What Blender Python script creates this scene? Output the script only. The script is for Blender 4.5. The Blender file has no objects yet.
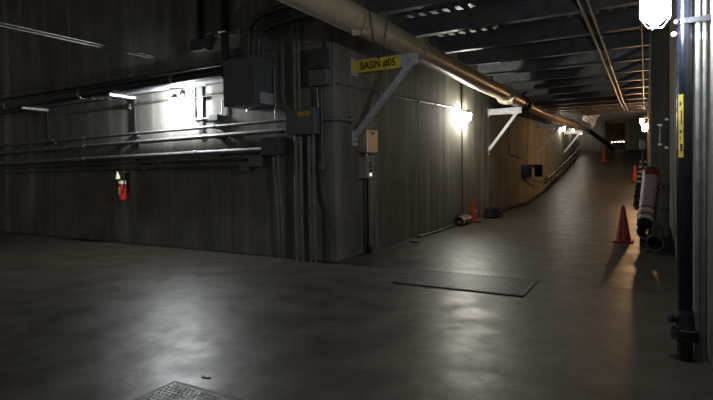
import bpy, bmesh, math, random
from mathutils import Vector, Matrix
random.seed(7)
S = bpy.context.scene
C = S.collection
# ------------------------------------------------------------------ camera
FPX, IW, IH = 509.0, 713, 400
yaw, pitch, roll, EYE = math.radians(29.6), math.radians(1.2), math.radians(0.8), 1.6
F = Vector((-math.sin(yaw)*math.cos(pitch), math.cos(yaw)*math.cos(pitch), -math.sin(pitch)))
R0 = Vector((math.cos(yaw), math.sin(yaw), 0)); U0 = R0.cross(F)
RR = R0*math.cos(roll) - U0*math.sin(roll); UU = R0*math.sin(roll) + U0*math.cos(roll)
cd = bpy.data.cameras.new('camera'); cam = bpy.data.objects.new('camera', cd); C.objects.link(cam)
cd.sensor_fit = 'HORIZONTAL'; cd.sensor_width = 36; cd.lens = FPX/IW*36
cd.shift_y = -(200-180)/IW; cd.clip_start = 0.05; cd.clip_end = 200
m = Matrix((RR, UU, -F)).transposed().to_4x4(); m.translation = (0, 0, EYE)
cam.matrix_world = m
S.camera = cam
# ------------------------------------------------------------------ world, exposure
W = bpy.data.worlds.new('world'); S.world = W; W.use_nodes = True
W.node_tree.nodes['Background'].inputs[0].default_value = (1.0, 0.93, 0.82, 1)
W.node_tree.nodes['Background'].inputs[1].default_value = 0.09
S.view_settings.view_transform = 'Standard'; S.view_settings.look = 'None'
S.view_settings.gamma = 1; S.view_settings.use_curve_mapping = False
S.view_settings.exposure = 0.0
LAMP_POWER = 520.0

# ------------------------------------------------------------------ materials
def nodes(name):
    mt = bpy.data.materials.new(name); mt.use_nodes = True
    nt = mt.node_tree; return mt, nt, nt.nodes['Principled BSDF']
def mixc(nt, fac, a, b, mode='MIX'):
    n = nt.nodes.new('ShaderNodeMix'); n.data_type = 'RGBA'; n.blend_type = mode
    for s, v in ((n.inputs[0], fac), (n.inputs[6], a), (n.inputs[7], b)):
        if hasattr(v, 'links'): nt.links.new(v, s)
        else: s.default_value = v
    return n.outputs[2]
def noise(nt, vec, scale, detail=3, sc=(1, 1, 1)):
    mp = nt.nodes.new('ShaderNodeMapping'); mp.inputs['Scale'].default_value = sc
    nt.links.new(vec, mp.inputs['Vector'])
    n = nt.nodes.new('ShaderNodeTexNoise'); n.inputs['Scale'].default_value = scale; n.inputs['Detail'].default_value = detail
    nt.links.new(mp.outputs[0], n.inputs['Vector']); return n.outputs['Fac']
def ramp(nt, fac, lo, hi, a=0.0, b=1.0):
    n = nt.nodes.new('ShaderNodeMapRange'); n.inputs[1].default_value = lo; n.inputs[2].default_value = hi
    n.inputs[3].default_value = a; n.inputs[4].default_value = b
    nt.links.new(fac, n.inputs[0]); return n.outputs[0]
def bump(nt, bs, h, strength, dist=0.01):
    b = nt.nodes.new('ShaderNodeBump'); b.inputs['Strength'].default_value = strength; b.inputs['Distance'].default_value = dist
    nt.links.new(h, b.inputs['Height']); nt.links.new(b.outputs[0], bs.inputs['Normal'])
def rgba(c): return (c[0], c[1], c[2], 1)
def concrete(name, base, dark, light, rough=0.85, streak=True):
    mt, nt, bs = nodes(name)
    pos = nt.nodes.new('ShaderNodeNewGeometry').outputs['Position']
    big = noise(nt, pos, 1.1, 7); fine = noise(nt, pos, 18, 6)
    c = mixc(nt, ramp(nt, big, .35, .7), rgba(base), rgba(dark))
    if streak:
        st = noise(nt, pos, 1.0, 4, (3.2, 3.2, .35)); c = mixc(nt, ramp(nt, st, .47, .72, 0, .8), c, rgba(light))
        st2 = noise(nt, pos, 1.0, 3, (17, 17, 1.3)); c = mixc(nt, ramp(nt, st2, .5, .8, 0, .4), c, rgba(dark))
        st3 = noise(nt, pos, 1.0, 5, (1.6, 1.6, .13)); wh = tuple(min(1, v*1.55) for v in light)
        c = mixc(nt, ramp(nt, st3, .58, .70, 0, .65), c, rgba(wh))          # pale lime runs
    c = mixc(nt, ramp(nt, fine, .3, .75, 0, .35), c, rgba(light))
    nt.links.new(c, bs.inputs['Base Color']); bs.inputs['Roughness'].default_value = rough
    bump(nt, bs, fine, .35, .008); return mt
def floor_mat(name, base, dark, light, r0, r1):
    mt, nt, bs = nodes(name)
    pos = nt.nodes.new('ShaderNodeNewGeometry').outputs['Position']
    big = noise(nt, pos, 0.45, 6); mid = noise(nt, pos, 2.2, 12); fine = noise(nt, pos, 26, 8)
    c = mixc(nt, ramp(nt, big, .35, .68), rgba(base), rgba(dark))
    c = mixc(nt, ramp(nt, mid, .42, .7, 0, .7), c, rgba(light))
    c = mixc(nt, ramp(nt, fine, .48, .75, 0, .45), c, rgba(dark))
    nt.links.new(c, bs.inputs['Base Color'])
    nt.links.new(ramp(nt, mid, .36, .64, r0, r1), bs.inputs['Roughness'])      # worn polish in patches
    pat = noise(nt, pos, 6.5, 13)
    nt.links.new(ramp(nt, pat, .34, .66, .15, .36), bs.inputs['Specular IOR Level'])
    bump(nt, bs, fine, .20, .006); return mt
def paint(name, col, rough=.5, metal=0.0, var=.25, scale=9, spec=.5):
    mt, nt, bs = nodes(name)
    tc = nt.nodes.new('ShaderNodeTexCoord').outputs['Object']
    n = noise(nt, tc, scale, 4)
    d = tuple(v*(1-var*1.6) for v in col); l = tuple(min(1, v*(1+var)) for v in col)
    nt.links.new(mixc(nt, ramp(nt, n, .3, .7), rgba(d), rgba(l)), bs.inputs['Base Color'])
    nt.links.new(ramp(nt, n, .3, .7, max(.05, rough-.08), min(1, rough+.08)), bs.inputs['Roughness'])
    bs.inputs['Metallic'].default_value = metal; bs.inputs['Specular IOR Level'].default_value = spec
    return mt
def glow(name, col, strength):
    mt, nt, bs = nodes(name)
    bs.inputs['Base Color'].default_value = rgba(col); bs.inputs['Emission Color'].default_value = rgba(col)
    bs.inputs['Emission Strength'].default_value = strength; return mt
M = dict(
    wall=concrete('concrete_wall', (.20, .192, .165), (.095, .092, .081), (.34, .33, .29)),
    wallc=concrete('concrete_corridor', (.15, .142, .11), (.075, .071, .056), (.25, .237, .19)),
    joint=concrete('joint_dark_concrete', (.06, .057, .05), (.04, .04, .035), (.08, .075, .07), streak=False),  # plain dark concrete for panel gaps, backing and slabs
    far=concrete('far_concrete', (.12, .12, .115), (.07, .07, .065), (.18, .18, .17)),
    brown=concrete('brown_wall', (.16, .10, .06), (.08, .05, .03), (.22, .15, .09)),
    floor=floor_mat('floor_concrete', (.063, .0545, .040), (.046, .040, .029), (.078, .068, .051), .37, .49),
    deck=paint('roof_deck', (.16, .165, .17), .5, .3, .1, 3),
    beam=paint('beam_steel', (.13, .132, .142), .5, .2, .2, 4),
    tan=paint('tan_pipe_paint', (.36, .30, .20), .36, 0, .12, 5),
    tan2=paint('tan_flange_paint', (.42, .37, .27), .4, 0, .12, 5),
    galv=paint('galvanised', (.34, .35, .36), .38, .75, .25, 20),
    bracket=paint('bracket_galvanised', (.52, .535, .57), .5, .1, .2, 14),
    grey=paint('grey_box', (.13, .14, .145), .5, .1, .12),
    dgrey=paint('dark_grey_box', (.07, .075, .075), .5, .1, .15),
    black=paint('black_rubber', (.014, .014, .015), .7, spec=.15),
    bpipe=paint('black_pipe', (.022, .024, .028), .42, .1, .2),
    navy=paint('navy_pipe_paint', (.009, .011, .018), .22, .1, .2),
    iron=paint('cast_iron', (.03, .03, .03), .6, .3, .3, 25),
    steel=paint('stainless', (.55, .52, .46), .33, .7, .05, 4),
    plate=paint('floor_plate_steel', (.085, .08, .074), .45, .5, .3, 12),
    dplate=paint('studded_plate_steel', (.035, .034, .032), .5, .4, .3, 12),
    stud=paint('plate_stud_steel', (.22, .215, .205), .4, .7, .15, 30),
    tanbox=paint('tan_box', (.30, .27, .20), .5, 0, .1),
    yellow=paint('yellow_sign', (.85, .66, .05), .45, 0, .12, 6),
    ink=paint('black_ink', (.012, .012, .012), .6),
    orange=paint('cone_orange', (.27, .027, .013), .5, 0, .15, 6),
    red=paint('red_enamel', (.42, .02, .015), .3, 0, .1),
    white=paint('white_label', (.62, .62, .60), .5, 0, .08),
    cream=paint('cream_horn', (.75, .66, .45), .5, 0, .08),
    pink=paint('pale_tube', (.38, .29, .275), .5, 0, .12),
    rband=paint('red_band', (.2, .025, .018), .5, 0, .15),
    sheet=paint('pale_sheet', (.75, .78, .82), .6, 0, .06),
    wood=paint('bench_wood', (.30, .22, .13), .6, 0, .2),
    conduit=paint('conduit_zinc', (.20, .205, .20), .55, .15, .25, 8),
    dconduit=paint('dark_conduit', (.10, .105, .11), .4, .4, .25, 8),
    mark=paint('yellow_mark', (.55, .42, .05), .5),
    gled=glow('green_led', (.7, 1.0, .75), 2.5),
    bulb_cool=glow('bulb_cool', (.93, .97, 1.0), LAMP_POWER*1.9),
    bulb_white=glow('bulb_white', (1.0, .95, .84), LAMP_POWER*1.7),
    bulb_right=glow('bulb_right', (.90, .93, 1.0), LAMP_POWER*.42),
    bulb_warm=glow('bulb_warm', (1.0, .80, .55), LAMP_POWER*.5),
    bulb_amber=glow('bulb_amber', (1.0, .55, .24), LAMP_POWER*.8),
    bulb_near_sheet=glow('bulb_near_sheet', (1.0, .90, .76), LAMP_POWER*.4),
    bulb_far=glow('bulb_far', (1.0, .86, .68), LAMP_POWER*.13),
    bulb_row=glow('bulb_row', (1.0, .85, .62), 12),
)
# ------------------------------------------------------------------ mesh helpers
ORG = {}
class MB:
    def __init__(s): s.v, s.f = [], []
    def add(s, vs, fs):
        o = len(s.v); s.v += [Vector(p) for p in vs]; s.f += [[i+o for i in q] for q in fs]; return s
    def box(s, x0, x1, y0, y1, z0, z1, M4=None, bev=0):
        bm = bmesh.new(); bmesh.ops.create_cube(bm, size=1)
        for v in bm.verts: v.co = Vector((x0+(v.co.x+.5)*(x1-x0), y0+(v.co.y+.5)*(y1-y0), z0+(v.co.z+.5)*(z1-z0)))
        if bev: bmesh.ops.bevel(bm, geom=bm.edges[:], offset=bev, segments=1, affect='EDGES')
        bm.verts.index_update()
        vs = [(M4 @ v.co if M4 else v.co.copy()) for v in bm.verts]; fs = [[v.index for v in f.verts] for f in bm.faces]
        bm.free(); return s.add(vs, fs)
    def bar(s, p0, p1, w, h, up=(0, 0, 1)):          # rectangular bar from p0 to p1
        p0, p1 = Vector(p0), Vector(p1); d = (p1-p0); L = d.length; d.normalize()
        a = d.cross(Vector(up)).normalized(); b = a.cross(d).normalized()
        m4 = Matrix((d, a, b)).transposed().to_4x4(); m4.translation = p0
        return s.box(0, L, -w/2, w/2, -h/2, h/2, m4)
    def ring(s, c, d, r, n, ref=None):
        d = d.normalized(); ref = ref or (Vector((0, 0, 1)) if abs(d.z) < .9 else Vector((1, 0, 0)))
        a = d.cross(ref).normalized(); b = d.cross(a)
        return [c+a*r*math.cos(2*math.pi*i/n)+b*r*math.sin(2*math.pi*i/n) for i in range(n)]
    def lathe(s, p0, d, prof, n=20, caps=True):       # prof: (distance along d, radius)
        p0, d = Vector(p0), Vector(d).normalized(); vs, fs = [], []
        for (t, r) in prof: vs += s.ring(p0+d*t, d, max(r, 1e-4), n)
        for k in range(len(prof)-1):
            for i in range(n):
                j = (i+1) % n; fs.append([k*n+i, k*n+j, (k+1)*n+j, (k+1)*n+i])
        if caps: fs += [list(range(n))[::-1], [(len(prof)-1)*n+i for i in range(n)]]
        return s.add(vs, fs)
    def cyl(s, p0, p1, r, n=14):
        d = Vector(p1)-Vector(p0); return s.lathe(p0, d, [(0, r), (d.length, r)], n)
    def pipe_open(s, p0, p1, r, t, n=24):             # hollow tube
        d = Vector(p1)-Vector(p0); L = d.length
        return s.lathe(p0, d, [(0, r-t), (0, r), (L, r), (L, r-t), (0.0, r-t)], n, caps=False)
    def tube(s, pts, r, n=10, fillet=0.0, seg=5):
        pts = [Vector(p) for p in pts]
        if fillet:
            q = [pts[0]]
            for i in range(1, len(pts)-1):
                a, b, c = pts[i-1], pts[i], pts[i+1]
                f1 = min(fillet, (a-b).length*.49); f2 = min(fillet, (c-b).length*.49)
                s0, s1 = b+(a-b).normalized()*f1, b+(c-b).normalized()*f2
                for k in range(seg+1):
                    t = k/seg; q.append(s0*(1-t)**2+b*2*t*(1-t)+s1*t*t)
            q.append(pts[-1]); pts = q
        vs, fs = [], []; prev = None
        for i, p in enumerate(pts):
            d = (pts[min(i+1, len(pts)-1)]-pts[max(i-1, 0)]).normalized()
            if prev is None:
                ref = Vector((0, 0, 1)) if abs(d.z) < .9 else Vector((1, 0, 0)); a = d.cross(ref).normalized()
            else: a = (prev-d*prev.dot(d)).normalized()
            prev = a; b = d.cross(a)
            vs += [p+a*r*math.cos(2*math.pi*k/n)+b*r*math.sin(2*math.pi*k/n) for k in range(n)]
        for i in range(len(pts)-1):
            for k in range(n):
                j = (k+1) % n; fs.append([i*n+k, i*n+j, (i+1)*n+j, (i+1)*n+k])
        fs += [list(range(n))[::-1], [(len(pts)-1)*n+k for k in range(n)]]
        return s.add(vs, fs)
    def sphere(s, c, r, sx=1, sy=1, sz=1, n=14, rows=8):
        prof = [(-r*sz*math.cos(math.pi*k/rows), r*math.sin(math.pi*k/rows)) for k in range(rows+1)]
        return s.lathe(Vector(c), (0, 0, 1), prof, n)
    def build(s, name, mat, parent=None, org=None, smooth=40):
        org = Vector(ORG[parent.name]) if parent is not None and parent.name in ORG else Vector(org or (0, 0, 0))
        me = bpy.data.meshes.new(name)
        me.from_pydata([v-org for v in s.v], [], s.f); me.update()
        bm = bmesh.new(); bm.from_mesh(me); bmesh.ops.recalc_face_normals(bm, faces=bm.faces[:]); bm.to_mesh(me); bm.free()
        me.materials.append(mat)
        if smooth:
            for p in me.polygons: p.use_smooth = True
            me.set_sharp_from_angle(angle=math.radians(smooth))
        o = bpy.data.objects.new(name, me); C.objects.link(o)
        if parent is not None: o.parent = parent
        else: o.location = org
        ORG[o.name] = tuple(org); return o
def tag(o, label, cat, group=None):
    o['label'] = label; o['category'] = cat
    if group: o['group'] = group
    return o
def thing(name, label, cat, loc=(0, 0, 0), group=None):
    o = bpy.data.objects.new(name, None); C.objects.link(o); o.location = loc; o.empty_display_size = .1
    ORG[o.name] = tuple(loc); return tag(o, label, cat, group)
def struct(o): o['kind'] = 'structure'; return o
def sthing(name, loc=(0, 0, 0)):
    o = bpy.data.objects.new(name, None); C.objects.link(o); o.location = loc; ORG[o.name] = tuple(loc); return struct(o)
def copy_tree(o, parent=None):
    c = o.copy(); C.objects.link(c); c.parent = parent
    for ch in list(o.children): copy_tree(ch, c)
    return c

# ------------------------------------------------------------------ place
YW, XW, XR, YE = 7.45, -4.65, 0.45, 45.0
def ramp_z(y):
    pts = [(-9, 0), (23, 0), (25.5, .12), (28, .36), (31, .74), (35, 1.27), (39, 1.83), (45, 2.82), (46, 2.86), (60, 2.86)]
    for (a, za), (b, zb) in zip(pts, pts[1:]):
        if y <= b: return za+(zb-za)*(y-a)/(b-a)
    return 2.86
def beam_z(y): return 4.5+max(0, y-26)*.03

# floor of the hall and of the corridor with its ramp
struct(MB().box(-19, .45, -4, 7.425, -.3, 0).build('floor', M['floor'], smooth=0))
fb = MB(); ys = [7.437, 12, 17, 22, 23, 24, 25.5, 27, 28, 29.5, 31, 33, 35, 37, 39, 42, 45, 46, 54]
vs = []; fs = []
for y in ys: vs += [(XW, y, ramp_z(y)), (XR, y, ramp_z(y)), (XR, y, -.3), (XW, y, -.3)]
for i in range(len(ys)-1):
    for k in range(4): j = (k+1) % 4; fs.append([i*4+k, i*4+j, i*4+4+j, i*4+4+k])
fs += [[0, 1, 2, 3], [len(vs)-1, len(vs)-2, len(vs)-3, len(vs)-4]]
fo = struct(fb.add(vs, fs).build('floor', M['floor'], smooth=0))
struct(MB().box(-19, .45, 7.42, 7.44, -.3, -.012).build('trim_1', M['joint'], smooth=0))

def panels(root, boxes, mat):
    for b in boxes: MB().box(*b, bev=.006).build('panel', mat, root, smooth=0)
wl = sthing('wall_left', (-12, YW, 0))
MB().box(-19.2, XW-.014, YW+.012, YW+.45, -.05, 8).build('backing', M['joint'], wl, smooth=0)
xj = [-19.2, -16.2, -13.12, -9.88, -7.04, XW]; bx = []
for a, b in zip(xj, xj[1:]):
    for z0, z1 in ((0, 3.82), (3.83, 8)):
        bx.append((a+.005, b-(.005 if b != XW else .0015), YW+.0015, YW+(.03 if b != XW else .2), z0, z1))
panels(wl, bx, M['wall'])
wc = sthing('wall_corridor', (XW, 20, 0))
MB().box(XW-.4, XW-.014, YW+.21, YE+1, -.05, 5.5).build('backing', M['joint'], wc, smooth=0)
yj = [YW+.2, 11.15, 14.38, 17.62, 20.9, 24.15, 27.4, 30.65, 33.9, 37.15, 40.4, 43.65, 46]
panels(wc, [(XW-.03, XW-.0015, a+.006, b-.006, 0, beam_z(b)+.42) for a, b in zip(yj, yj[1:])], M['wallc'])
wr = sthing('wall_right', (XR, 6, 0))
MB().box(XR+.014, XR+.4, -4, YE+9, -.05, 8).build('backing', M['joint'], wr, smooth=0)
yr = [-4, -.8, 2.4, 5.6, 8.8, 12.0, 15.2, 18.4, 21.6, 24.8, 28, 31.2, 34.4, 37.6, 40.8, 45]
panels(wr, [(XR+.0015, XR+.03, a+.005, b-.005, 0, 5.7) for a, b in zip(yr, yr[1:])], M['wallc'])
struct(MB().box(.088, XR, 13.0, 13.65, 0, 4.88, bev=.02).build('wall_pilaster', M['wallc'], smooth=0))
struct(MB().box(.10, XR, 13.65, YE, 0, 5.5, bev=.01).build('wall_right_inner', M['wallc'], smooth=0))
# header over the corridor mouth, hall ceiling
struct(MB().box(XW, XR, YW, YW+.3, 4.98, 8).build('wall_header', M['wall'], smooth=0))
struct(MB().box(-19.2, XR+.4, -4, YW+.4, 8, 8.2).build('ceiling_hall', M['joint'], smooth=0))
# corrugated roof deck of the corridor
vs, fs = [], []; prof = []
x = XW
while x < XR-.02:
    prof += [(x, .0), (x+.045, .0), (x+.06, .07), (x+.255, .07)]; x += .27
prof.append((XR, 0))
for y in (YW+.02, 26, 54):
    vs += [(px, y, beam_z(min(y, 60))+.41+pz) for px, pz in prof]
n = len(prof)
for k in range(2):
    for i in range(n-1): fs.append([k*n+i, k*n+i+1, (k+1)*n+i+1, (k+1)*n+i])
struct(MB().add(vs, fs).build('ceiling', M['deck'], smooth=0))
struct(MB().box(XW, XR, YW+.02, 54, 5.95, 6.05).build('ceiling_slab', M['joint'], smooth=0))

# ceiling beams
ib = MB(); w, h, t = .085, .40, .02
pr = [(-w, 0), (w, 0), (w, t), (.012, t), (.012, h-t), (w, h-t), (w, h), (-w, h), (-w, h-t), (-.012, h-t), (-.012, t), (-w, t)]
vs = [(XW+.002, a, b) for a, b in pr]+[(XR-.002, a, b) for a, b in pr]
fs = [[i, (i+1) % 12, 12+(i+1) % 12, 12+i] for i in range(12)]+[list(range(12)), list(range(12, 24))]
b0 = ib.add(vs, fs).build('ceiling_beam', M['beam'], smooth=0)
by = [8.6+1.88*k for k in range(19)]
for k, y in enumerate(by):
    o = b0 if k == 0 else b0.copy()
    if k: C.objects.link(o)
    o.location = (0, y, beam_z(y))
    lab = {0: 'dark steel I-beam across the corridor mouth, nearest of the ceiling beams',
           1: 'dark steel ceiling beam directly behind the one at the corridor mouth'}.get(k, 'dark steel I-beam crossing under the corrugated corridor roof deck')
    tag(o, lab, 'beam', 'ceiling beams of the corridor')

# far end of the corridor
fw = sthing('wall_far', (-2, YE, 2.8))
MB().box(-1.4, .10, YE, YE+.4, 2.6, 5.5, bev=.02).build('panel', M['far'], fw, smooth=0)
MB().box(XW, -3.08, YE, YE+.4, 2.6, 5.5, bev=.02).build('panel', M['far'], fw, smooth=0)
MB().box(-3.08, -2.74, YE-.25, YE+.4, 2.6, 5.5, bev=.03).build('pillar', M['far'], fw, smooth=0)
MB().box(-2.74, -1.4, YE, YE+.4, 4.95, 5.5, bev=.02).build('lintel', M['far'], fw, smooth=0)
struct(MB().box(XW, XR, 53, 53.3, 2.6, 6).build('wall_back', M['brown'], smooth=0))

# ------------------------------------------------------------------ lamps
def lamp(label, loc, d, mat, sc=1.0, reach=.18, group='caged wall lamps'):
    """jelly-jar lamp hanging from a short arm; d = direction from the wall out to the lamp; loc = globe centre"""
    x, y, z = loc; d = Vector(d).normalized(); c = Vector(loc)
    top = c+Vector((0, 0, .13*sc)); wallp = top-d*reach
    t = thing('caged_lamp', label, 'lamp', tuple(wallp), group)
    MB().lathe(wallp, d, [(0, .055*sc), (.03*sc, .055*sc), (.045*sc, .03*sc)], 16).build('wall_box', M['grey'], t)
    MB().tube([wallp, wallp+d*reach*.9, top, top-Vector((0, 0, .02*sc))], .014*sc, 8).build('arm', M['grey'], t)
    MB().lathe(top-Vector((0, 0, .055*sc)), (0, 0, 1), [(0, .056*sc), (.03*sc, .056*sc), (.05*sc, .035*sc), (.075*sc, .02*sc)], 18).build('cap', M['grey'], t)
    MB().lathe(c+Vector((0, 0, .075*sc)), (0, 0, -1), [(0, .048*sc), (.03*sc, .058*sc), (.10*sc, .058*sc), (.14*sc, .045*sc), (.165*sc, .016*sc)], 12).build('globe', mat, t)
    g = MB()
    for k in range(2):
        a = math.pi*k/2+.35; e = Vector((math.cos(a), math.sin(a), 0)); R = .063*sc
        g.tube([c+e*R+Vector((0, 0, .07*sc)), c+e*R-Vector((0, 0, .06*sc)), c+e*.03*sc-Vector((0, 0, .105*sc)),
                c-e*.03*sc-Vector((0, 0, .105*sc)), c-e*R-Vector((0, 0, .06*sc)), c-e*R+Vector((0, 0, .07*sc))], .0026*sc, 5)
    g.build('cage', M['galv'], t)
    return t
lamp('bright caged lamp on the left wall under the run of black pipes', (-8.35, 7.23, 3.0), (0, -1, 0), M['bulb_cool'], 1.3, .215)
lamp('bright caged lamp on the corridor wall between the two triangular pipe brackets', (-4.45, 14.42, 3.08), (1, 0, 0), M['bulb_white'], 1.3, .195)
lamp('large caged lamp at the top right beside the navy pipe', (.066, 4.6, 2.845), (-1, 0, 0), M['bulb_right'], 1.75, .38)
lamp('warm caged lamp down the right wall, lower and brighter of the two there', (-.03, 27.5, 3.38), (-1, 0, 0), M['bulb_amber'], 2.0, .13)
lamp('small lamp farthest down the right wall, seen just above the warm one', (-.16, 33.0, 4.08), (-1, 0, 0), M['bulb_far'], 2.0, .26)
lamp('first of the three far lamps on the left corridor wall', (-4.45, 34.2, 3.95), (1, 0, 0), M['bulb_near_sheet'], 1.4, .19)
lamp('middle of the three far lamps on the left corridor wall', (-4.45, 38.9, 4.1), (1, 0, 0), M['bulb_far'], 1.4, .19)
lamp('farthest of the three far lamps on the left corridor wall', (-4.45, 43.9, 4.25), (1, 0, 0), M['bulb_far'], 1.4, .19)

# ------------------------------------------------------------------ big tan pipe, its brackets, the sign
PX, PZ, PR = -3.70, 3.80, .208
t = thing('water_main', 'thick tan pipe running overhead from the hall into the corridor', 'pipe', (PX, 7.5, PZ-PR))
MB().lathe((PX, -3.5, PZ), (0, 1, 0), [(0, PR), (12.32, PR)], 36).build('pipe_body', M['tan'], t)
MB().lathe((PX, 8.84, PZ), (0, 1, 0), [(0, PR), (9.0, PR)], 36).build('pipe_body', M['tan'], t)
MB().lathe((PX, 8.80, PZ), (0, 1, 0), [(0, PR), (.0, PR+.012), (.03, PR+.012), (.05, PR-.006)], 36).build('joint_ring', M['tan2'], t)
fl = MB().lathe((PX, 15.72, PZ), (0, 1, 0), [(0, PR+.08), (.05, PR+.08)], 32).build('flange', M['tan2'], t)
f2 = MB().lathe((PX, 16.05, PZ), (0, 1, 0), [(0, PR+.05), (.06, PR+.05)], 32).build('flange', M['tan2'], t)
for k in range(8):
    a = math.pi*(k+.5)/4; c = Vector((PX+math.cos(a)*(PR+.05), 15.70, PZ+math.sin(a)*(PR+.05)))
    MB().cyl(c, c+Vector((0, .09, 0)), .02, 6).build('bolt', M['iron'], fl)
def arcpatch(mb, px, pz, r, y0, y1, a0, a1, n=8):
    vs = []
    for k in range(n+1):
        a = a0+(a1-a0)*k/n
        for rr in (r, r+.004):
            for y in (y0, y1): vs.append((px+rr*math.cos(a), y, pz+rr*math.sin(a)))
    fs = []
    for k in range(n):
        o = k*4; fs += [[o+2, o+3, o+7, o+6], [o, o+1, o+5, o+4], [o, o+2, o+6, o+4], [o+1, o+3, o+7, o+5]]
    fs += [[0, 1, 3, 2], [n*4, n*4+1, n*4+3, n*4+2]]
    return mb.add(vs, fs)
arcpatch(MB(), PX, PZ, PR, 8.5, 8.76, .35, .75).build('yellow_marker', M['mark'], t)
# hanging eye and small vane by the chain
MB().bar((PX+.16, 6.75, PZ-.12), (PX+.05, 6.35, PZ-.24), .02, .10).build('lug', M['tan2'], t)

t = thing('pipe_coupling', 'dark grooved coupling where the thick tan pipe meets the thinner brown one', 'coupling', (PX, 18.2, PZ-.2))
MB().lathe((PX, 17.80, PZ), (0, 1, 0), [(0, .23), (.12, .26), (.22, .23), (.3, .18), (.75, .17), (.8, .23), (1.0, .23), (1.05, .16)], 24).build('sleeve', M['iron'], t)
MB().cyl((PX, 18.35, PZ), (PX, 18.35, PZ+.36), .05, 10).build('valve_stem', M['iron'], t)
MB().lathe((PX, 18.35, PZ+.36), (0, 0, 1), [(0, .16), (.03, .16)], 18).build('hand_wheel', M['iron'], t)
MB().box(PX+.16, PX+.30, 18.2, 18.5, PZ-.14, PZ+.02, bev=.02).build('bolt_lug', M['iron'], t)
MB().box(PX-.30, PX-.16, 18.2, 18.5, PZ-.14, PZ+.02, bev=.02).build('bolt_lug', M['iron'], t)
t = thing('water_main', 'thinner brown pipe continuing overhead toward the far end of the corridor', 'pipe', (PX, 30, 3.7))
p2 = MB().tube([(PX, 18.8, 3.79), (PX, 22, 3.80), (PX, 30, 3.97), (PX, 41.5, 4.24)], .155, 22).build('pipe_body', M['tan'], t)
for y, z in ((24.0, 3.842), (32.5, 4.03), (38, 4.158)):
    MB().lathe((PX, y, z), (0, 1, .02), [(0, .16), (.01, .185), (.09, .185), (.1, .16)], 22).build('collar', M['tan2'], t)
tag(MB().tube([(PX, 41.505, 4.24), (-3.5, 42.0, 4.1), (-2.45, 44.0, 3.2), (-2.3, 45.6, 3.0)], .17, 16, .4).build('drain_pipe', M['bpipe'], None, (-2.3, 45.6, 2.86)),
    'dark pipe slanting down from the overhead pipe toward the far doorway', 'pipe')

def bracket(y, zt, label, xo=-3.42):
    t = thing('pipe_bracket', label, 'bracket', (XW, y, zt-1.4), 'triangular pipe brackets on the corridor wall')
    a = MB()                                           # C channel arm
    a.box(XW, xo, y-.005, y+.012, zt-.20, zt); a.box(XW, xo, y, y+.09, zt-.015, zt); a.box(XW, xo, y, y+.09, zt-.20, zt-.185)
    a.build('arm', M['bracket'], t, smooth=0)
    s = MB(); p0, p1 = Vector((xo-.06, y+.05, zt-.12)), Vector((XW+.045, y+.05, zt-1.39))
    s.bar(p0, p1, .09, .012); d = (p1-p0).normalized(); nrm = Vector((-d.z, 0, d.x))
    s.bar(p0+Vector((0, -.04, 0))-nrm*.04, p1+Vector((0, -.04, 0))-nrm*.04, .012, .09); s.build('strut', M['bracket'], t, smooth=0)
    MB().box(XW, XW+.014, y-.07, y+.16, zt-.26, zt+.04, bev=.003).build('wall_plate', M['bracket'], t, smooth=0)
    MB().box(XW, XW+.014, y-.06, y+.15, zt-1.55, zt-1.27, bev=.003).build('wall_plate', M['bracket'], t, smooth=0)
    g = MB()
    vs = [(xo, y-.012, zt-.004), (xo, y-.012, zt-.05), (xo-.16, y-.012, zt-.26), (xo-.42, y-.012, zt-.19), (xo-.42, y-.012, zt-.004)]
    g.add(vs+[(a_, b_+.008, c_) for a_, b_, c_ in vs], [[0, 1, 2, 3, 4], [9, 8, 7, 6, 5]]+[[i, (i+1) % 5, 5+(i+1) % 5, 5+i] for i in range(5)])
    g.build('gusset', M['bracket'], t, smooth=0)
    for k in (-1, 1):
        MB().cyl((XW+.012, y+.045+.06*k, zt-1.47), (XW+.035, y+.045+.06*k, zt-1.47), .014, 6).build('bolt', M['iron'], t)
    return t
bracket(8.10, 3.58, 'galvanised triangular bracket at the corner, holding the tan pipe behind the yellow sign', -3.36)
bracket(17.33, 3.58, 'galvanised triangular bracket past the corridor wall lamp, under the dark coupling', -3.55)
bracket(26.6, 3.70, 'galvanised triangular bracket beyond the wall shelf under the brown pipe', -3.55)
bracket(35.9, 3.92, 'far galvanised triangular bracket between the distant left wall lamps', -3.55)
# saddle pad on the first brackets is the pipe resting on the arm

def text_mesh(s, size, name, mat, parent, loc, rot, ext=.001):
    cu = bpy.data.curves.new('txt', 'FONT'); cu.body = s; cu.size = size; cu.align_x = 'CENTER'; cu.align_y = 'CENTER'; cu.extrude = ext; cu.offset = .003
    o = bpy.data.objects.new('txt', cu); C.objects.link(o)
    dg = bpy.context.evaluated_depsgraph_get(); me = bpy.data.meshes.new_from_object(o.evaluated_get(dg)); bpy.data.objects.remove(o)
    me.materials.clear(); me.materials.append(mat); me.name = name
    r = bpy.data.objects.new(name, me); C.objects.link(r); r.parent = parent
    r.location = Vector(loc)-Vector(ORG[parent.name]); r.rotation_euler = rot; return r
t = thing('basin_sign', 'yellow sign reading BASIN #05 on the bracket arm under the tan pipe', 'sign', (-4.15, 8.07, 3.34))
MB().box(-4.63, -3.70, 8.06, 8.08, 3.345, 3.56, bev=.004).build('plate', M['yellow'], t, smooth=0)
lt = text_mesh('BASIN #05', .165, 'lettering', M['ink'], t, (-4.12, 8.058, 3.452), (math.pi/2, 0, 0))
lt.scale = (.94, 1.15, 1)

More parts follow.
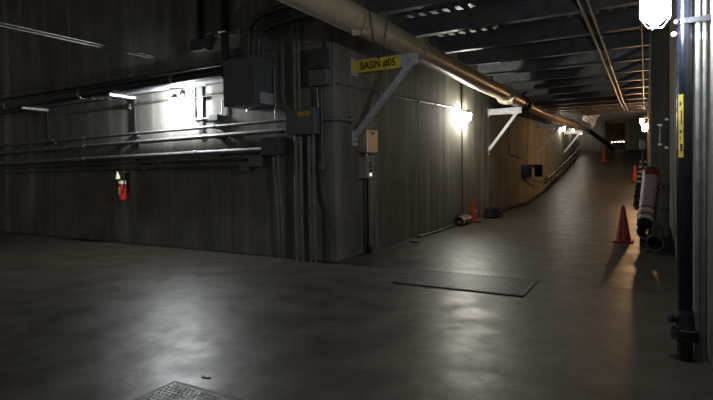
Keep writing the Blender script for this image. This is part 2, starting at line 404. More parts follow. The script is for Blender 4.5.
# chain loop
def chain(pts, pitch=.036):
    mb = MB(); pts = [Vector(p) for p in pts]; k = 0
    for a, b in zip(pts, pts[1:]):
        d = b-a; L = d.length; d.normalize(); nl = max(1, int(L/pitch))
        side = d.cross(Vector((0, 1, 0))).normalized(); dep = d.cross(side)
        for i in range(nl):
            c = a+d*(i+.5)*L/nl; e = side if k % 2 else dep; k += 1
            mb.tube([c+d*.024+e*.007, c+d*.010+e*.013, c-d*.010+e*.013, c-d*.024+e*.007, c-d*.024-e*.007, c-d*.010-e*.013, c+d*.010-e*.013, c+d*.024-e*.007, c+d*.024+e*.007], .0048, 4)
    return mb
tag(chain([(-3.56, 6.4, 8.0), (-3.41, 6.4, 3.99), (-3.33, 6.4, 3.38), (-3.27, 6.4, 3.18), (-3.25, 6.4, 3.155), (-3.23, 6.4, 3.18), (-3.18, 6.4, 3.30), (-3.06, 6.4, 3.93), (-2.75, 6.4, 8.0)]).build('pull_chain', M['iron'], None, (-3.25, 6.4, 3.15), smooth=0),
    'dark chain loop hanging in front of the tan pipe', 'chain')

# ------------------------------------------------------------------ left wall: tray, conduits, boxes
for X, za, lb in ((-9.865, 3.28, 'galvanised cantilever arm on the left wall nearest the lamp, under the black pipe'), (-13.26, 3.245, 'galvanised cantilever arm left of the extinguisher, under the black pipe'),
              (-16.66, 3.21, 'galvanised cantilever arm at the left end of the pipe run')):
    t = thing('cantilever_arm', lb, 'bracket', (X, YW, 2.5), 'cantilever arms on the left wall')
    MB().box(X-.03, X+.03, 6.82, YW, za-.055, za).build('arm', M['bracket'], t, smooth=0)
    MB().box(X-.018, X+.018, 7.415, YW, 2.52, za+.05).build('wall_channel', M['iron'], t, smooth=0)
for (y, r, mt, lb) in ((6.945, .100, 'bpipe', 'thick black pipe at the front of the arms along the left wall'),
                       (7.11, .05, 'conduit', 'front grey pipe lying behind the thick black pipe on the arms'),
                       (7.22, .045, 'conduit', 'back grey pipe on the arms along the left wall'),
                       (7.35, .06, 'bpipe', 'black pipe on the arms closest to the left wall')):
    zz = lambda x: 3.211+r+(x+16.66)*.0103
    p = thing('rack_pipe', lb, 'pipe', (-11, y, 3.26), 'pipes lying on the left wall arms')
    MB().cyl((-18.5, y, zz(-18.5)), (-6.715, y, zz(-6.715)), r, 18).build('pipe_body', M[mt], p)
    for X in (-8.2, -11.2, -14.3): MB().lathe((X+y-6.8, y, zz(X+y-6.8)), (1, 0, .0103), [(0, r), (0, r+.008), (.09, r+.008), (.09, r)], 18, caps=False).build('coupling', M['galv' if mt == 'bpipe' else 'conduit'], p)
y, z = 7.40, 3.66
tag(MB().cyl((-18.5, y, z), (-7.2, y, z+.02), .03, 10).build('black_pipe', M['bpipe'], None, (-12, y, z-.03)), 'thin black pipe on the left wall just above the pipes on the arms', 'pipe')

def hconduit(label, z0, z1, x1, r, y, mat, coups=(), x0=-18.8):
    t = thing('conduit', label, 'conduit', (-12, y, (z0+z1)/2-r), 'horizontal conduits on the left wall')
    zf = lambda x: z0+(z1-z0)*(x-x0)/(x1-x0)
    MB().cyl((x0, y, z0), (x1, y, z1), r, 14).build('tube', M[mat], t)
    for X in coups: MB().lathe((X, y, zf(X)), (1, 0, 0), [(-.05, r), (-.05, r+.010), (.05, r+.010), (.05, r)], 14).build('coupling', M['galv'], t)
    for X in (-16.2, -12.95, -9.75, -7.3):
        if X < x1: MB().box(X-.025, X+.025, y, YW, zf(X)-r-.02, zf(X)+r+.02).build('strap', M['dconduit'], t, smooth=0)
    return t
hconduit('uppermost of the three grey conduits crossing the left wall', 2.34, 2.50, -5.52, .032, 7.34, 'conduit', (-11.6, -7.4))
hconduit('middle of the three grey conduits crossing the left wall', 2.13, 2.32, -5.52, .046, 7.34, 'conduit', (-11.6, -7.6))
hconduit('lowest of the three grey conduits crossing the left wall', 1.86, 1.99, -6.13, .050, 7.34, 'conduit', (-11.6, -7.9))
hconduit('thin dark conduit just under the three grey ones on the left wall', 1.75, 1.83, -6.48, .024, 7.38, 'dconduit', (-9.0,))
hconduit('lowest thin dark conduit, running to the smallest wall box', 1.64, 1.69, -6.73, .022, 7.38, 'dconduit', (-9.5,))

# conduit around the lamp
t = thing('lamp_conduit', 'thin conduit feeding the left wall lamp, stepping around behind the glare', 'conduit', (-8.5, 7.41, 3.05))
MB().tube([(-11.8, 7.398, 3.04), (-8.6, 7.398, 3.10), (-7.2, 7.398, 3.11)], .014, 8).build('tube', M['dconduit'], t)
MB().tube([(-8.03, 7.42, 3.27), (-8.03, 7.42, 2.66), (-7.42, 7.42, 2.66)], .018, 8, .06).build('tube', M['conduit'], t)
MB().box(-7.55, -7.30, 7.36, YW, 2.60, 2.72, bev=.008).build('outlet_box', M['dgrey'], t, smooth=0)
MB().tube([(-7.34, 7.42, 2.70), (-7.22, 7.42, 2.72), (-7.22, 7.42, 3.0)], .014, 8, .05).build('tube', M['conduit'], t)
for X in (-10.0, -7.75): MB().box(X-.03, X+.03, 7.39, YW, 3.02, 3.12).build('clip', M['galv'], t, smooth=0)
tag(MB().box(-7.88, -7.76, 7.425, YW, 2.3, 3.5, bev=.004).build('wall_strip', M['dgrey'], None, (-7.82, 7.44, 2.3), smooth=0), 'flat grey vertical strip on the left wall between lamp and cabinet', 'strip')

def box_thing(name, label, x0, x1, y0, z0, z1, mat, extras=None, cat='box'):
    t = thing(name, label, cat, ((x0+x1)/2, YW, z0))
    MB().box(x0, x1, y0+.02, YW, z0, z1, bev=.006).build('body', M[mat], t, smooth=0)
    MB().box(x0-.006, x1+.006, y0, y0+.02, z0-.006, z1+.006, bev=.006).build('cover', M[mat], t, smooth=0)
    for sx in (x0+.03, x1-.03):
        for sz in (z0+.03, z1-.03): MB().cyl((sx, y0, sz), (sx, y0-.006, sz), .008, 6).build('screw', M['galv'], t)
    return t
cb = box_thing('electrical_cabinet', 'large dark grey electrical cabinet high on the left wall above the boxes', -6.70, -5.95, 6.92, 2.775, 3.605, 'grey', cat='cabinet')
MB().box(-6.69, -6.67, 6.93, 6.955, 3.1, 3.25).build('latch', M['dgrey'], cb, smooth=0)
MB().box(-5.935, -5.925, 7.02, 7.40, 2.80, 3.0, bev=.003).build('side_plate', M['bracket'], cb, smooth=0)
MB().cyl((-6.35, 7.2, 2.775), (-6.35, 7.2, 2.70), .045, 12).build('gland', M['galv'], cb)
jb = box_thing('junction_box', 'grey junction box with a yellow label where two conduits end', -5.51, -4.90, 7.20, 2.225, 2.665, 'grey')
MB().box(-5.25, -4.99, 7.192, 7.199, 2.53, 2.61).build('yellow_label', M['mark'], jb, smooth=0)
box_thing('pull_box', 'dark grey box below and left of the yellow labelled junction box', -6.11, -5.69, 7.24, 1.885, 2.205, 'dgrey')
box_thing('pull_box', 'small dark box below the pull box, larger of the two low ones', -6.46, -6.15, 7.30, 1.675, 1.885, 'dgrey')
box_thing('pull_box', 'smallest and lowest dark box on the left wall', -6.71, -6.48, 7.31, 1.585, 1.775, 'dgrey')
jb2 = box_thing('junction_box', 'grey box near the corner edge under the tan pipe', -5.01, -4.67, 7.22, 3.04, 3.30, 'grey')
box_thing('junction_box', 'dark box above the grey corner box, half hidden in shade', -5.00, -4.70, 7.24, 3.33, 3.66, 'dgrey')

def vtube(label, pts, r, mat='conduit', fillet=.15, name='conduit', group='vertical conduits on the left wall'):
    return tag(MB().tube(pts, r, 12, fillet).build(name, M[mat], None, pts[-1]), label, 'conduit', group)
yv = 7.37
vtube('leftmost vertical conduit dropping from the pull box to the floor', [(-5.93, yv, 1.885), (-5.93, yv, 1.5), (-5.80, yv-.03, .9), (-5.80, yv-.03, 0)], .026)
vtube('second vertical conduit dropping from the pull box to the floor', [(-5.83, yv, 1.885), (-5.83, yv, 1.5), (-5.72, yv-.03, .9), (-5.72, yv-.03, 0)], .026)
for (X, r, lb) in ((-5.39, .032, 'first conduit under the labelled junction box'), (-5.28, .032, 'second conduit under the labelled junction box'),
                   (-5.11, .026, 'third conduit under the labelled junction box'), (-5.01, .026, 'fourth conduit, nearest the corner, under the labelled junction box')):
    vtube(lb+', running to the floor', [(X, 7.32, 2.225), (X, 7.32, 1.0), (X+.01, 7.32, 0)], r)
vtube('left of two conduits rising from the labelled junction box', [(-5.40, 7.33, 6.2), (-5.40, 7.33, 2.665)], .026)
vtube('right of two conduits rising from the labelled junction box', [(-5.30, 7.33, 6.2), (-5.30, 7.33, 2.665)], .026)
vtube('thin conduit rising beside the electrical cabinet', [(-5.68, 7.38, 6.2), (-5.68, 7.38, 2.9), (-5.60, 7.36, 2.75), (-5.48, 7.34, 2.66)], .013)
vtube('bright thin conduit between cabinet and labelled box', [(-5.88, 7.38, 3.5), (-5.88, 7.38, 2.55)], .012, 'galv')
vtube('thin conduit rising along the wall corner from the dark box', [(-4.74, 7.38, 6.2), (-4.74, 7.38, 3.66)], .014)
vtube('second thin conduit along the wall corner, closer to the edge', [(-4.685, 7.38, 6.2), (-4.685, 7.38, 3.29)], .014)
vtube('short shiny conduit dropping from the grey corner box', [(-4.95, 7.36, 3.03), (-4.92, 7.36, 2.6), (-4.92, 7.36, 2.3)], .016, 'galv')
t = thing('conduit', 'conduit dropping from the corner box with a small fitting low down', 'conduit', (-4.78, 7.37, 0), 'vertical conduits on the left wall')
MB().tube([(-4.86, yv, 3.03), (-4.86, yv, 1.7), (-4.86, yv, 1.2), (-4.76, yv, .95), (-4.76, yv, 0)], .022, 10, .12).build('tube', M['dconduit'], t)
MB().box(-4.91, -4.81, 7.30, YW, 1.58, 1.72, bev=.012).build('fitting', M['grey'], t, smooth=0)
# bent conduits above the cabinet
for k, (X, r) in enumerate(((-6.38, .055), (-6.14, .055))):
    vtube(('outer' if k == 0 else 'inner')+' black conduit curving out of the top of the electrical cabinet',
          [(-4.9, 7.25, 4.52-.25*k), (-5.4, 7.25, 4.50-.25*k), (X, 7.25, 4.40-.25*k), (X, 7.25, 3.605)], r, 'dconduit', .45)
t = thing('riser_pipe', 'thick black vertical pipe on the wall above the electrical cabinet', 'pipe', (-7.04, 7.33, 3.6))
MB().cyl((-7.04, 7.33, 3.50), (-7.04, 7.33, 8), .075, 16).build('pipe_body', M['bpipe'], t)
MB().box(-7.36, -6.70, 7.40, YW, 4.24, 4.30).build('strut_channel', M['galv'], t, smooth=0)
MB().box(-7.14, -6.94, 7.245, 7.40, 4.25, 4.29, bev=.01).build('clamp', M['galv'], t, smooth=0)
t = thing('riser_pipe', 'dark vertical pipe ending in a box left of the thick riser', 'pipe', (-7.72, 7.35, 4.0))
MB().cyl((-7.72, 7.35, 4.2), (-7.72, 7.35, 8), .06, 14).build('pipe_body', M['bpipe'], t)
MB().box(-7.95, -7.50, 7.28, YW, 4.0, 4.22, bev=.01).build('end_box', M['dgrey'], t, smooth=0)
MB().box(-8.05, -7.45, 7.40, YW, 4.30, 4.35).build('strut_channel', M['galv'], t, smooth=0)
# conduit around the corner
t = thing('corner_conduit', 'short conduit wrapping the concrete corner below the corner box', 'conduit', (XW, 7.45, 2.4))
MB().tube([(-4.90, 7.38, 2.47), (-4.60, 7.38, 2.47), (-4.59, 8.02, 2.49)], .035, 12, .05).build('tube', M['conduit'], t)
MB().box(-4.65, -4.57, 7.9, 8.05, 2.42, 2.56, bev=.01).build('elbow_box', M['dgrey'], t, smooth=0)
# overhead twin conduits crossing the hall
for k, X in enumerate((-9.33, -9.22)):
    t = thing('overhead_conduit', ('left' if k == 0 else 'right')+' of two thin conduits running overhead across the hall to the left wall', 'conduit', (X, 2, 4.05), 'overhead twin conduits')
    MB().cyl((X, -3.8, 4.075+.02*k), (X, YW, 4.075+.02*k), .015, 8).build('tube', M['conduit'], t)
    for yy in (4.72, 6.9): MB().lathe((X, yy, 4.075+.02*k), (0, 1, 0), [(0, .022), (.08, .022)], 8).build('coupling', M['galv'], t)

# fire extinguisher
ex, ey = -10.17, 7.30
t = thing('fire_extinguisher', 'red fire extinguisher with pale horn hung low on the left wall', 'extinguisher', (ex, ey, .98))
MB().lathe((ex, ey, .98), (0, 0, 1), [(0, .07), (.02, .088), (.34, .088), (.40, .075), (.45, .035), (.47, .03)], 22).build('cylinder', M['red'], t)
MB().lathe((ex, ey, 1.345), (0, 0, 1), [(0, .090), (.0, .0905), (.075, .082), (.075, .08)], 22, caps=False).build('band', M['white'], t)
lbx = MB(); vs = []
for k in range(7):
    a = math.radians(-125+k*10)
    for z in (1.10, 1.28): vs.append((ex+.0895*math.cos(a), ey+.0895*math.sin(a), z))
lbx.add(vs, [[2*k, 2*k+2, 2*k+3, 2*k+1] for k in range(6)]).build('paper_label', M['yellow'], t)
MB().box(ex-.03, ex+.03, ey-.03, ey+.03, 1.44, 1.53, bev=.01).build('valve_head', M['iron'], t)
MB().bar((ex, ey, 1.53), (ex+.13, ey-.05, 1.60), .02, .02).build('handle', M['iron'], t)
MB().bar((ex, ey, 1.50), (ex+.13, ey-.05, 1.52), .02, .015).build('lever', M['iron'], t)
MB().lathe((ex-.055, ey-.07, 1.46), (-.02, -.02, 1), [(0, .055), (.02, .055), (.17, .012)], 16).build('horn', M['cream'], t)
MB().tube([(ex+.02, ey, 1.50), (ex+.11, ey-.02, 1.44), (ex+.11, ey-.03, 1.25), (ex+.09, ey-.06, 1.15)], .012, 8, .06).build('hose', M['black'], t)
MB().box(ex-.05, ex+.05, ey+.08, YW, 1.15, 1.6, bev=.004).build('wall_hook', M['dgrey'], t, smooth=0)

# ------------------------------------------------------------------ corridor wall items
t = thing('control_station', 'stainless control station with push buttons on the corridor wall near the corner', 'control box', (XW, 8.5, 1.43))
ub = MB().box(XW, -4.47, 8.29, 8.72, 1.91, 2.34, bev=.006).build('upper_enclosure', M['steel'], t, smooth=0)
MB().box(-4.469, -4.463, 8.45, 8.58, 2.255, 2.29).build('nameplate', M['ink'], ub, smooth=0)
hood = MB(); vs = [(XW, 8.28, 2.345), (-4.45, 8.28, 2.345), (XW, 8.28, 2.44), (XW, 8.73, 2.345), (-4.45, 8.73, 2.345), (XW, 8.73, 2.44)]
hood.add(vs, [[0, 1, 2], [5, 4, 3], [0, 3, 4, 1], [1, 4, 5, 2], [2, 5, 3, 0]]).build('drip_hood', M['steel'], ub, smooth=0)
MB().cyl((-4.58, 8.45, 1.83), (-4.58, 8.45, 1.91), .03, 10).build('nipple', M['galv'], t)
lb = MB().box(XW, -4.48, 8.27, 8.56, 1.43, 1.835, bev=.006).build('button_box', M['tanbox'], t, smooth=0)
MB().box(-4.479, -4.476, 8.37, 8.47, 1.79, 1.815).build('legend', M['ink'], lb, smooth=0)
for z, mt in ((1.72, 'ink'), (1.65, 'ink'), (1.58, 'ink'), (1.50, 'gled')):
    MB().lathe((-4.48, 8.42, z), (1, 0, 0), [(0, .027), (.014, .027), (.02, .02)], 12).build('push_button', M[mt], lb)
MB().tube([(-4.60, 8.40, 1.43), (-4.60, 8.40, .08), (-4.60, 8.44, 0)], .018, 8).build('drop_conduit', M['dconduit'], t)
MB().tube([(-4.60, 8.52, 1.43), (-4.60, 8.52, 0)], .018, 8).build('drop_conduit', M['black'], t)
MB().box(-4.645, -4.56, 8.47, 8.58, 0, .16, bev=.01).build('conduit_foot', M['black'], t, smooth=0)
t = thing('wall_cable', 'thin cable clipped along the corridor wall to the bright lamp', 'cable', (XW, 10.5, 3.1))
MB().tube([(-4.63, 7.5, 3.09), (-4.63, 10.5, 3.16), (-4.63, 13.5, 3.27), (-4.63, 14.25, 3.28), (-4.63, 14.4, 3.25)], .011, 6).build('cable', M['dconduit'], t)
for yy, zz in ((9.2, 3.125), (11.2, 3.186), (12.3, 3.226), (13.3, 3.262)): MB().box(-4.65, -4.615, yy-.03, yy+.03, zz-.04, zz+.02).build('clip', M['galv'], t, smooth=0)
tag(MB().tube([(-4.625, 14.38, 4.6), (-4.625, 14.38, .30)], .016, 8).build('conduit', M['dconduit'], None, (-4.625, 14.38, .05)), 'dark vertical conduit down the corridor wall behind the bright lamp', 'conduit')
t = thing('wall_shelf', 'dark open shelf box bracketed to the brownish corridor wall', 'shelf', (XW, 24, 1.1))
MB().box(XW, -4.28, 22.9, 25.6, 1.70, 1.74).build('top', M['tanbox'], t, smooth=0)
MB().box(XW, -4.28, 22.9, 22.96, 1.12, 1.70).build('side', M['iron'], t, smooth=0)
MB().box(XW, -4.28, 25.54, 25.6, 1.12, 1.70).build('side', M['iron'], t, smooth=0)
MB().box(XW, XW+.02, 22.96, 25.54, 1.12, 1.70).build('back', M['tanbox'], t, smooth=0)
MB().bar((XW+.03, 23.0, 1.1), (-4.3, 25.4, .85), .05, .05).build('brace', M['iron'], t, smooth=0)
tag(MB().tube([(-4.62, 20.2, 3.3), (-4.62, 20.2, 2.1), (-4.62, 22.9, 1.95)], .015, 6, .1).build('cable', M['black'], None, (-4.62, 20.2, 1.95)), 'black cable hanging on the brownish wall before the shelf', 'cable')
# hose and pipes along the base of the corridor wall
hp = [(-4.53, y, ramp_z(y)+.055) for y in (17.2, 18, 19, 21, 23, 24.5, 26, 28, 30, 32)]
tag(MB().tube([(-4.30+.1*math.sin(i), p[1], p[2]) if i == 0 else (p[0]+.04*math.sin(i*2.1), p[1], p[2]) for i, p in enumerate(hp)], .055, 10).build('hose', M['black'], None, (-4.5, 20, 0)), 'black hose lying along the foot of the corridor wall', 'hose')
tag(MB().tube([(-4.56, 10.9, .03), (-4.5, 12, .03), (-4.55, 13.0, .03), (-4.56, 13.4, .03)], .03, 8).build('hose', M['iron'], None, (-4.55, 12, 0)), 'thin dark hose at the wall foot before the orange cone', 'hose')
t = thing('pipe_offcut', 'short grey pipe offcut lying at the wall foot beside the left cone', 'pipe', (-4.5, 14.0, 0))
MB().pipe_open((-4.46, 13.5, .13), (-4.46, 14.3, .13), .13, .02).build('tube', M['dgrey'], t)
MB().lathe((-4.46, 13.57, .13), (0, 1, 0), [(0, .135), (.06, .135)], 22, caps=False).build('rim', M['galv'], t)
hl = MB(); pts = []
for k in range(70):
    a = k*.36; r = .30-.0012*k; pts.append((-4.27+r*math.cos(a)*.85, 16.4+r*1.9*math.sin(a), .05+.07*int(k/17.5)))
tag(hl.tube(pts, .038, 8).build('coiled_hose', M['black'], None, (-4.27, 16.4, 0)), 'coil of black hose behind the left orange cone', 'hose')
tag(MB().box(-4.45, -4.25, 10.15, 10.27, 0, .03, bev=.008).build('rubble', M['ink'], None, (-4.35, 10.2, 0), smooth=0), 'small dark scrap on the floor along the corridor wall', 'scrap')
for k, dz in enumerate((.42, .62)):
    pts = [(-4.50+.05*k, y, ramp_z(y)+dz) for y in (28, 31, 35, 39, 43)]
    t = thing('wall_pipe', ('lower' if k == 0 else 'upper')+' of two pipes following the ramp along the far left wall', 'pipe', (-4.5, 35, 1.3), 'ramp side pipes')
    MB().tube(pts, .05, 10).build('tube', M['dconduit'], t)
    for y in (29, 34, 39): MB().box(XW, -4.42+.05*k, y-.04, y+.04, ramp_z(y)+dz-.09, ramp_z(y)+dz-.03).build('support', M['iron'], t, smooth=0)

# ------------------------------------------------------------------ cones
def cone(label, x, y, z, h):
    s = h/.72; t = thing('traffic_cone', label, 'cone', (x, y, z), 'orange traffic cones')
    MB().box(x-.19*s, x+.19*s, y-.19*s, y+.19*s, z, z+.035*s, bev=.012).build('base', M['black'] if h < .75 else M['orange'], t, smooth=0)
    MB().lathe((x, y, z+.035*s), (0, 0, 1), [(0, .145*s), (.02*s, .135*s), (.66*s, .035*s), (.685*s, .03*s), (.685*s, .022*s), (.6*s, .03*s)], 24).build('body', M['orange'], t)
    return t
c = cone('red-orange traffic cone on the right, beside the leaning pale tube', -.41, 12.05, 0, .76)
c = cone('red-orange traffic cone against the left corridor wall by the black hose', -4.40, 14.68, 0, .68)
MB().box(-4.34, -4.26, 14.54, 14.56, .33, .355).build('sticker', M['white'], c, smooth=0)
cone('distant red cone standing alone in the middle of the ramp', -2.49, 39.0, ramp_z(39.0), .95)
cone('far red cone half hidden behind the banded drum on the right', -.50, 31.0, ramp_z(31.0), .85)

# ------------------------------------------------------------------ right side: tubes and pipes
t = thing('floor_pipe', 'large dark pipe lying on a block by the right wall, open end toward the hall', 'pipe', (.14, 11, 0))
MB().pipe_open((.145, 10.75, .17), (.20, 12.9, .17), .145, .02).build('tube', M['dgrey'], t)
MB().lathe((.145, 10.75, .17), (.025, 1, 0), [(0, .15), (.05, .15), (.05, .145)], 26, caps=False).build('rim', M['grey'], t)
t = thing('floor_pipe', 'second dark pipe lying behind and above the open ended one', 'pipe', (-.02, 11.3, 0))
MB().pipe_open((-.02, 11.15, .33), (.09, 12.9, .33), .14, .02).build('tube', M['grey'], t)
MB().box(-.10, .06, 11.4, 11.5, 0, .20).build('chock', M['iron'], t, smooth=0); MB().box(-.06, .10, 12.5, 12.6, 0, .20).build('chock', M['iron'], t, smooth=0)
tag(MB().box(.0, .42, 10.72, 10.98, 0, .035, bev=.006).build('timber_block', M['iron'], None, (.2, 10.85, 0), smooth=0), 'flat dark block on the floor under the open pipe end', 'block')
a, b = Vector((-.015, 11.0, .55)), Vector((.10, 11.62, 1.52)); d = (b-a).normalized(); L = (b-a).length
t = thing('barrier_tube', 'pale pink tube with red top and ringed foot leaning on the right wall pipes', 'tube', tuple(a))
MB().lathe(a, d, [(0, .125), (.16, .128), (L-.2, .138), (L-.2, .13)], 26).build('body', M['pink'], t)
MB().lathe(a+d*(L-.2), d, [(0, .14), (.05, .155), (.15, .15), (.19, .12), (.20, .06)], 26).build('red_cap', M['rband'], t)
for k in range(4): MB().lathe(a+d*(.03+k*.075), d, [(0, .125), (.0, .138), (.022, .138), (.022, .125)], 26, caps=False).build('ring', M['rband'] if k % 2 else M['white'], t)
MB().lathe(a-d*.12, d, [(0, .11), (.02, .125), (.13, .125)], 26).build('foot', M['black'], t)
a2, b2 = Vector((-.27, 24.2, ramp_z(24.2)+.02)), Vector((-.06, 24.5, 1.78)); d2 = (b2-a2).normalized(); L2 = (b2-a2).length
t = thing('banded_drum', 'tall narrow dark drum with pale bands standing behind the pink tube', 'drum', tuple(a2))
MB().lathe(a2, d2, [(0, .17), (L2-.03, .135), (L2, .09)], 22).build('body', M['iron'], t)
for k in range(8):
    h = L2-.10-k*.21; r = .17-.035*h/L2
    MB().lathe(a2+d2*h, d2, [(0, r), (0, r+.022), (.085, r+.020), (.085, r)], 22, caps=False).build('band', M['sheet'] if k < 5 else M['black'], t)
t = thing('wall_phone', 'small grey box on a dark post under the right wall lamps', 'box', (-.09, 16, 0))
MB().cyl((-.06, 16.06, 0), (-.06, 16.06, 2.3), .035, 10).build('post', M['iron'], t)
MB().box(-.15, .02, 15.93, 16.03, 2.03, 2.29, bev=.02).build('box', M['grey'], t, smooth=0)

# navy pipe by the right wall
nx, ny = .278, 4.95
t = thing('stand_pipe', 'tall navy pipe standing by the right wall with flanged valve at its foot', 'pipe', (nx, ny, 0))
MB().lathe((nx, ny, .40), (0, 0, 1), [(0, .057), (7.6, .057)], 28).build('pipe_body', M['navy'], t)
MB().cyl((nx, ny, 0), (nx, ny, .2), .058, 22).build('lower_pipe', M['iron'], t)
fl = MB().lathe((nx, ny, .17), (0, 0, 1), [(0, .085), (.0, .102), (.035, .102), (.04, .09), (.045, .102), (.08, .102), (.085, .075), (.22, .062), (.24, .058)], 26).build('flange', M['iron'], t)
for k in range(8):
    a = math.pi*k/4+.2; cc = Vector((nx+math.cos(a)*.084, ny+math.sin(a)*.084, .155)); MB().cyl(cc, cc+Vector((0, 0, .115)), .009, 6).build('bolt', M['iron'], fl)
MB().lathe((nx-.05, ny-.03, .345), (-1, -.4, 0), [(0, .02), (.03, .02), (.035, .042), (.065, .045), (.075, .02)], 14).build('valve_knob', M['iron'], t)
lab = MB(); vs = []
for k in range(9):
    a = math.radians(222+k*4.6)
    for z in (1.66, 2.17): vs.append((nx+.0582*math.cos(a), ny+.0582*math.sin(a), z))
yl = lab.add(vs, [[2*k, 2*k+2, 2*k+3, 2*k+1] for k in range(8)]).build('yellow_label', M['mark'], t)
for (z0, z1, k0, k1) in ((1.71, 1.77, 3, 7), (1.80, 1.83, 2, 4), (1.86, 1.88, 2, 6), (1.93, 2.04, 4, 6), (2.08, 2.11, 2, 5)):
    vs = []
    for k in range(k0, k1+1):
        a = math.radians(222+k*4.6)
        for z in (z0, z1): vs.append((nx+.0588*math.cos(a), ny+.0588*math.sin(a), z))
    MB().add(vs, [[2*k, 2*k+2, 2*k+3, 2*k+1] for k in range(k1-k0)]).build('print', M['ink'], yl)
cl = MB().lathe((nx, ny, 2.735), (0, 0, 1), [(0, .058), (0, .068), (.045, .068), (.045, .058)], 24, caps=False)
cl.box(nx-.01, XR, ny-.066, ny-.05, 2.735, 2.78); cl.build('clamp', M['bpipe'], t)
MB().lathe((nx-.045, ny-.05, 2.757), (-.6, -.8, 0), [(0, .02), (.03, .02)], 10).build('clamp_bolt', M['iron'], t)
tag(MB().sphere((.205, 4.92, 2.665), .022).build('white_knob', M['white'], None, (.205, 4.92, 2.66)), 'small white knob just below the clamp of the navy pipe', 'knob')
bpy.data.objects['white_knob'].parent = t; bpy.data.objects['white_knob'].location = Vector((.205, 4.92, 2.66))-Vector(ORG[t.name])
for kk in ('label', 'category'): del bpy.data.objects['white_knob'][kk]
for k, (X, r) in enumerate(((.368, .020), (.412, .019))):
    q = thing('conduit', ('left' if k == 0 else 'right')+' of two grey conduits standing between navy pipe and right wall', 'conduit', (X, 4.93, 0), 'conduits beside the navy pipe')
    MB().cyl((X, 4.93+.02*k, 0), (X, 4.93+.02*k, 8), r, 12).build('tube', M['conduit'], q)
    MB().lathe((X, 4.93+.02*k, 2.60), (0, 0, 1), [(0, r), (0, r+.002), (.06, r+.002), (.06, r)], 12, caps=False).build('coupling', M['galv'], q)
# bits on the pilaster face
for k, (X, z0, z1) in enumerate(((.277, 2.02, 2.50), (.40, 1.95, 2.62))):
    q = thing('conduit', ('bright short' if k == 0 else 'dull')+' vertical conduit on the pilaster facing the hall', 'conduit', (X, 12.97, z0))
    MB().cyl((X, 12.965, z0), (X, 12.965, z1), .022, 10).build('tube', M['galv'] if k == 0 else M['conduit'], q)
    for z in (z0, z1-.06): MB().box(X-.04, X+.04, 12.94, 13.0, z, z+.06, bev=.006).build('box', M['galv'], q, smooth=0)
for k, (X, z, lb) in enumerate(((.33, 1.12, 'upper small pipe clamp on the right wall pilaster'), (.40, .63, 'lower small pipe clamp on the right wall pilaster'))):
    q = thing('pipe_clamp', lb, 'clamp', (X, 13, z))
    MB().box(X-.10, X+.10, 12.96, 13.0, z-.03, z+.03, bev=.006).build('plate', M['iron'], q, smooth=0)
    for s in (-.05, .06): MB().cyl((X+s, 12.96, z), (X+s, 12.90, z), .016, 8).build('stud', M['galv'], q)
# ceiling conduits
for (X, r, lb) in ((-1.0, .028, 'left of the paired conduits under the corridor beams'), (-.86, .028, 'right of the paired conduits under the corridor beams'), (-.06, .018, 'thin single conduit under the beams close to the right wall')):
    q = thing('ceiling_conduit', lb, 'conduit', (X, 17, 4.5-2*r))
    MB().tube([(X, 8.5, 4.5-r), (X, 26, 4.5-r), (X, 32, beam_z(32)-r)], r, 10).build('tube', M['dconduit'], q)
    for yy in (12.36, 16.12, 19.88, 23.64): MB().box(X-r-.03, X+r+.03, yy-.02, yy+.02, 4.5-2*r-.006, 4.5-.0, bev=.003).build('strap', M['dconduit'], q, smooth=0)

# ------------------------------------------------------------------ floor plates
t = thing('floor_grate', 'rectangular steel floor grating set in front of the corridor mouth', 'grate', (-2.2, 7.05, 0))
x0, x1, y0, y1 = -3.10, -1.31, 6.40, 7.36
x0, x1, y0, y1 = -3.10, -1.31, 6.41, 7.40
y1 = 7.41
MB().box(x0, x1, y0, y1, .0, .008).build('tray', M['ink'], t, smooth=0)
fr = MB(); fr.box(x0, x1, y0, y0+.03, 0, .016); fr.box(x0, x1, y1-.03, y1, 0, .016); fr.box(x0, x0+.03, y0, y1, 0, .016); fr.box(x1-.03, x1, y0, y1, 0, .016)
fr.build('frame', M['iron'], t, smooth=0)
br = MB(); k = x0+.05
while k < x1-.05: br.box(k, k+.026, y0+.035, y1-.035, .008, .018); k += .042
o = br.build('grating_bars', M['plate'], t, smooth=0); o['kind'] = 'stuff'
t = thing('floor_plate', 'studded steel floor plate at the bottom edge, corner pointing at the left lamp', 'plate', (-2.2, 2, 0))
x0, x1, y0, y1 = -3.13, -1.35, 1.3, 2.66
MB().box(x0, x1, y0, y1, 0, .006).build('frame', M['iron'], t, smooth=0)
MB().box(x0+.035, x1-.035, y0+.035, y1-.035, .006, .012, bev=.002).build('plate', M['dplate'], t, smooth=0)
st = MB(); r_ = 0; yy = y0+.06
while yy < y1-.05:
    xx = x0+.06+(.02 if r_ % 2 else 0)
    while xx < x1-.05:
        st.lathe((xx, yy, .012), (0, 0, 1), [(0, .008), (.004, .006), (.005, .002)], 6); xx += .04
    yy += .035; r_ += 1
o = st.build('studs', M['stud'], t, smooth=0); o['kind'] = 'stuff'
cr = MB(); vs = [(-3.02, 2.82), (-2.995, 2.835), (-2.97, 2.825), (-2.94, 2.845), (-2.925, 2.825), (-2.95, 2.81), (-2.975, 2.805), (-3.0, 2.80)]
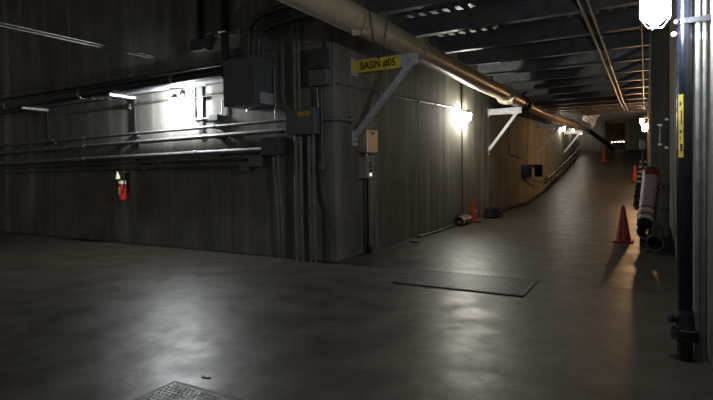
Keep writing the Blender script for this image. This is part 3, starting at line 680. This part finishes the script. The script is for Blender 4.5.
cr.add([(a, b, 0) for a, b in vs]+[(a, b, .006) for a, b in vs], [list(range(8))[::-1], list(range(8, 16))]+[[i, (i+1) % 8, 8+(i+1) % 8, 8+i] for i in range(8)])
tag(cr.build('dark_scrap', M['ink'], None, (-2.95, 2.8, 0), smooth=0), 'small dark scrap on the floor beside the studded plate corner', 'scrap')

# ------------------------------------------------------------------ far room bits
t = thing('plastic_sheet', 'pale torn sheet hanging from a beam beside the far end of the brown pipe', 'sheet', (-2.9, 34.72, 4.2))
sh = MB(); nx_, nz_ = 10, 6; vs = []
for i in range(nx_+1):
    for j in range(nz_+1):
        u, v = i/nx_, j/nz_
        zb = 5.25-.28*math.sin(u*3.0+.4)-(.30 if .45 < u < .75 else 0)
        vs.append((-3.42+u*.98, 34.72+.06*math.sin(i*1.9+j*1.3), (5.30*v+(5.30-(5.30-zb)*1.15-.1)*(1-v))-.54))
fs = [[i*(nz_+1)+j, (i+1)*(nz_+1)+j, (i+1)*(nz_+1)+j+1, i*(nz_+1)+j+1] for i in range(nx_) for j in range(nz_)]
o = sh.add(vs, fs).build('sheet', M['sheet'], t); so = o.modifiers.new('thick', 'SOLIDIFY'); so.thickness = .01
t = thing('light_row', 'row of small warm lights glowing in the far doorway', 'lights', (-2.0, 49, 3.6))
MB().box(-2.62, -1.52, 49.0, 49.06, 3.68, 3.74).build('batten', M['iron'], t, smooth=0)
for k in range(5): MB().sphere((-2.5+.22*k, 48.98, 3.64-.02*(k == 0)), .045).build('bulb', M['bulb_row'], t)
for X in (-2.5, -1.6): MB().cyl((X, 49.03, 3.74), (X, 49.03, 5.62), .015, 6).build('hanger_rod', M['iron'], t)
t = thing('work_bench', 'low bench standing inside the far doorway under the row of lights', 'bench', (-2.0, 48, 2.86))
MB().box(-2.7, -1.3, 47.7, 48.3, 3.20, 3.25).build('top', M['wood'], t, smooth=0)
for X in (-2.65, -1.4):
    for Y in (47.75, 48.2): MB().box(X, X+.05, Y, Y+.05, 2.86, 3.20).build('leg', M['wood'], t, smooth=0)
bpy.context.view_layer.update()
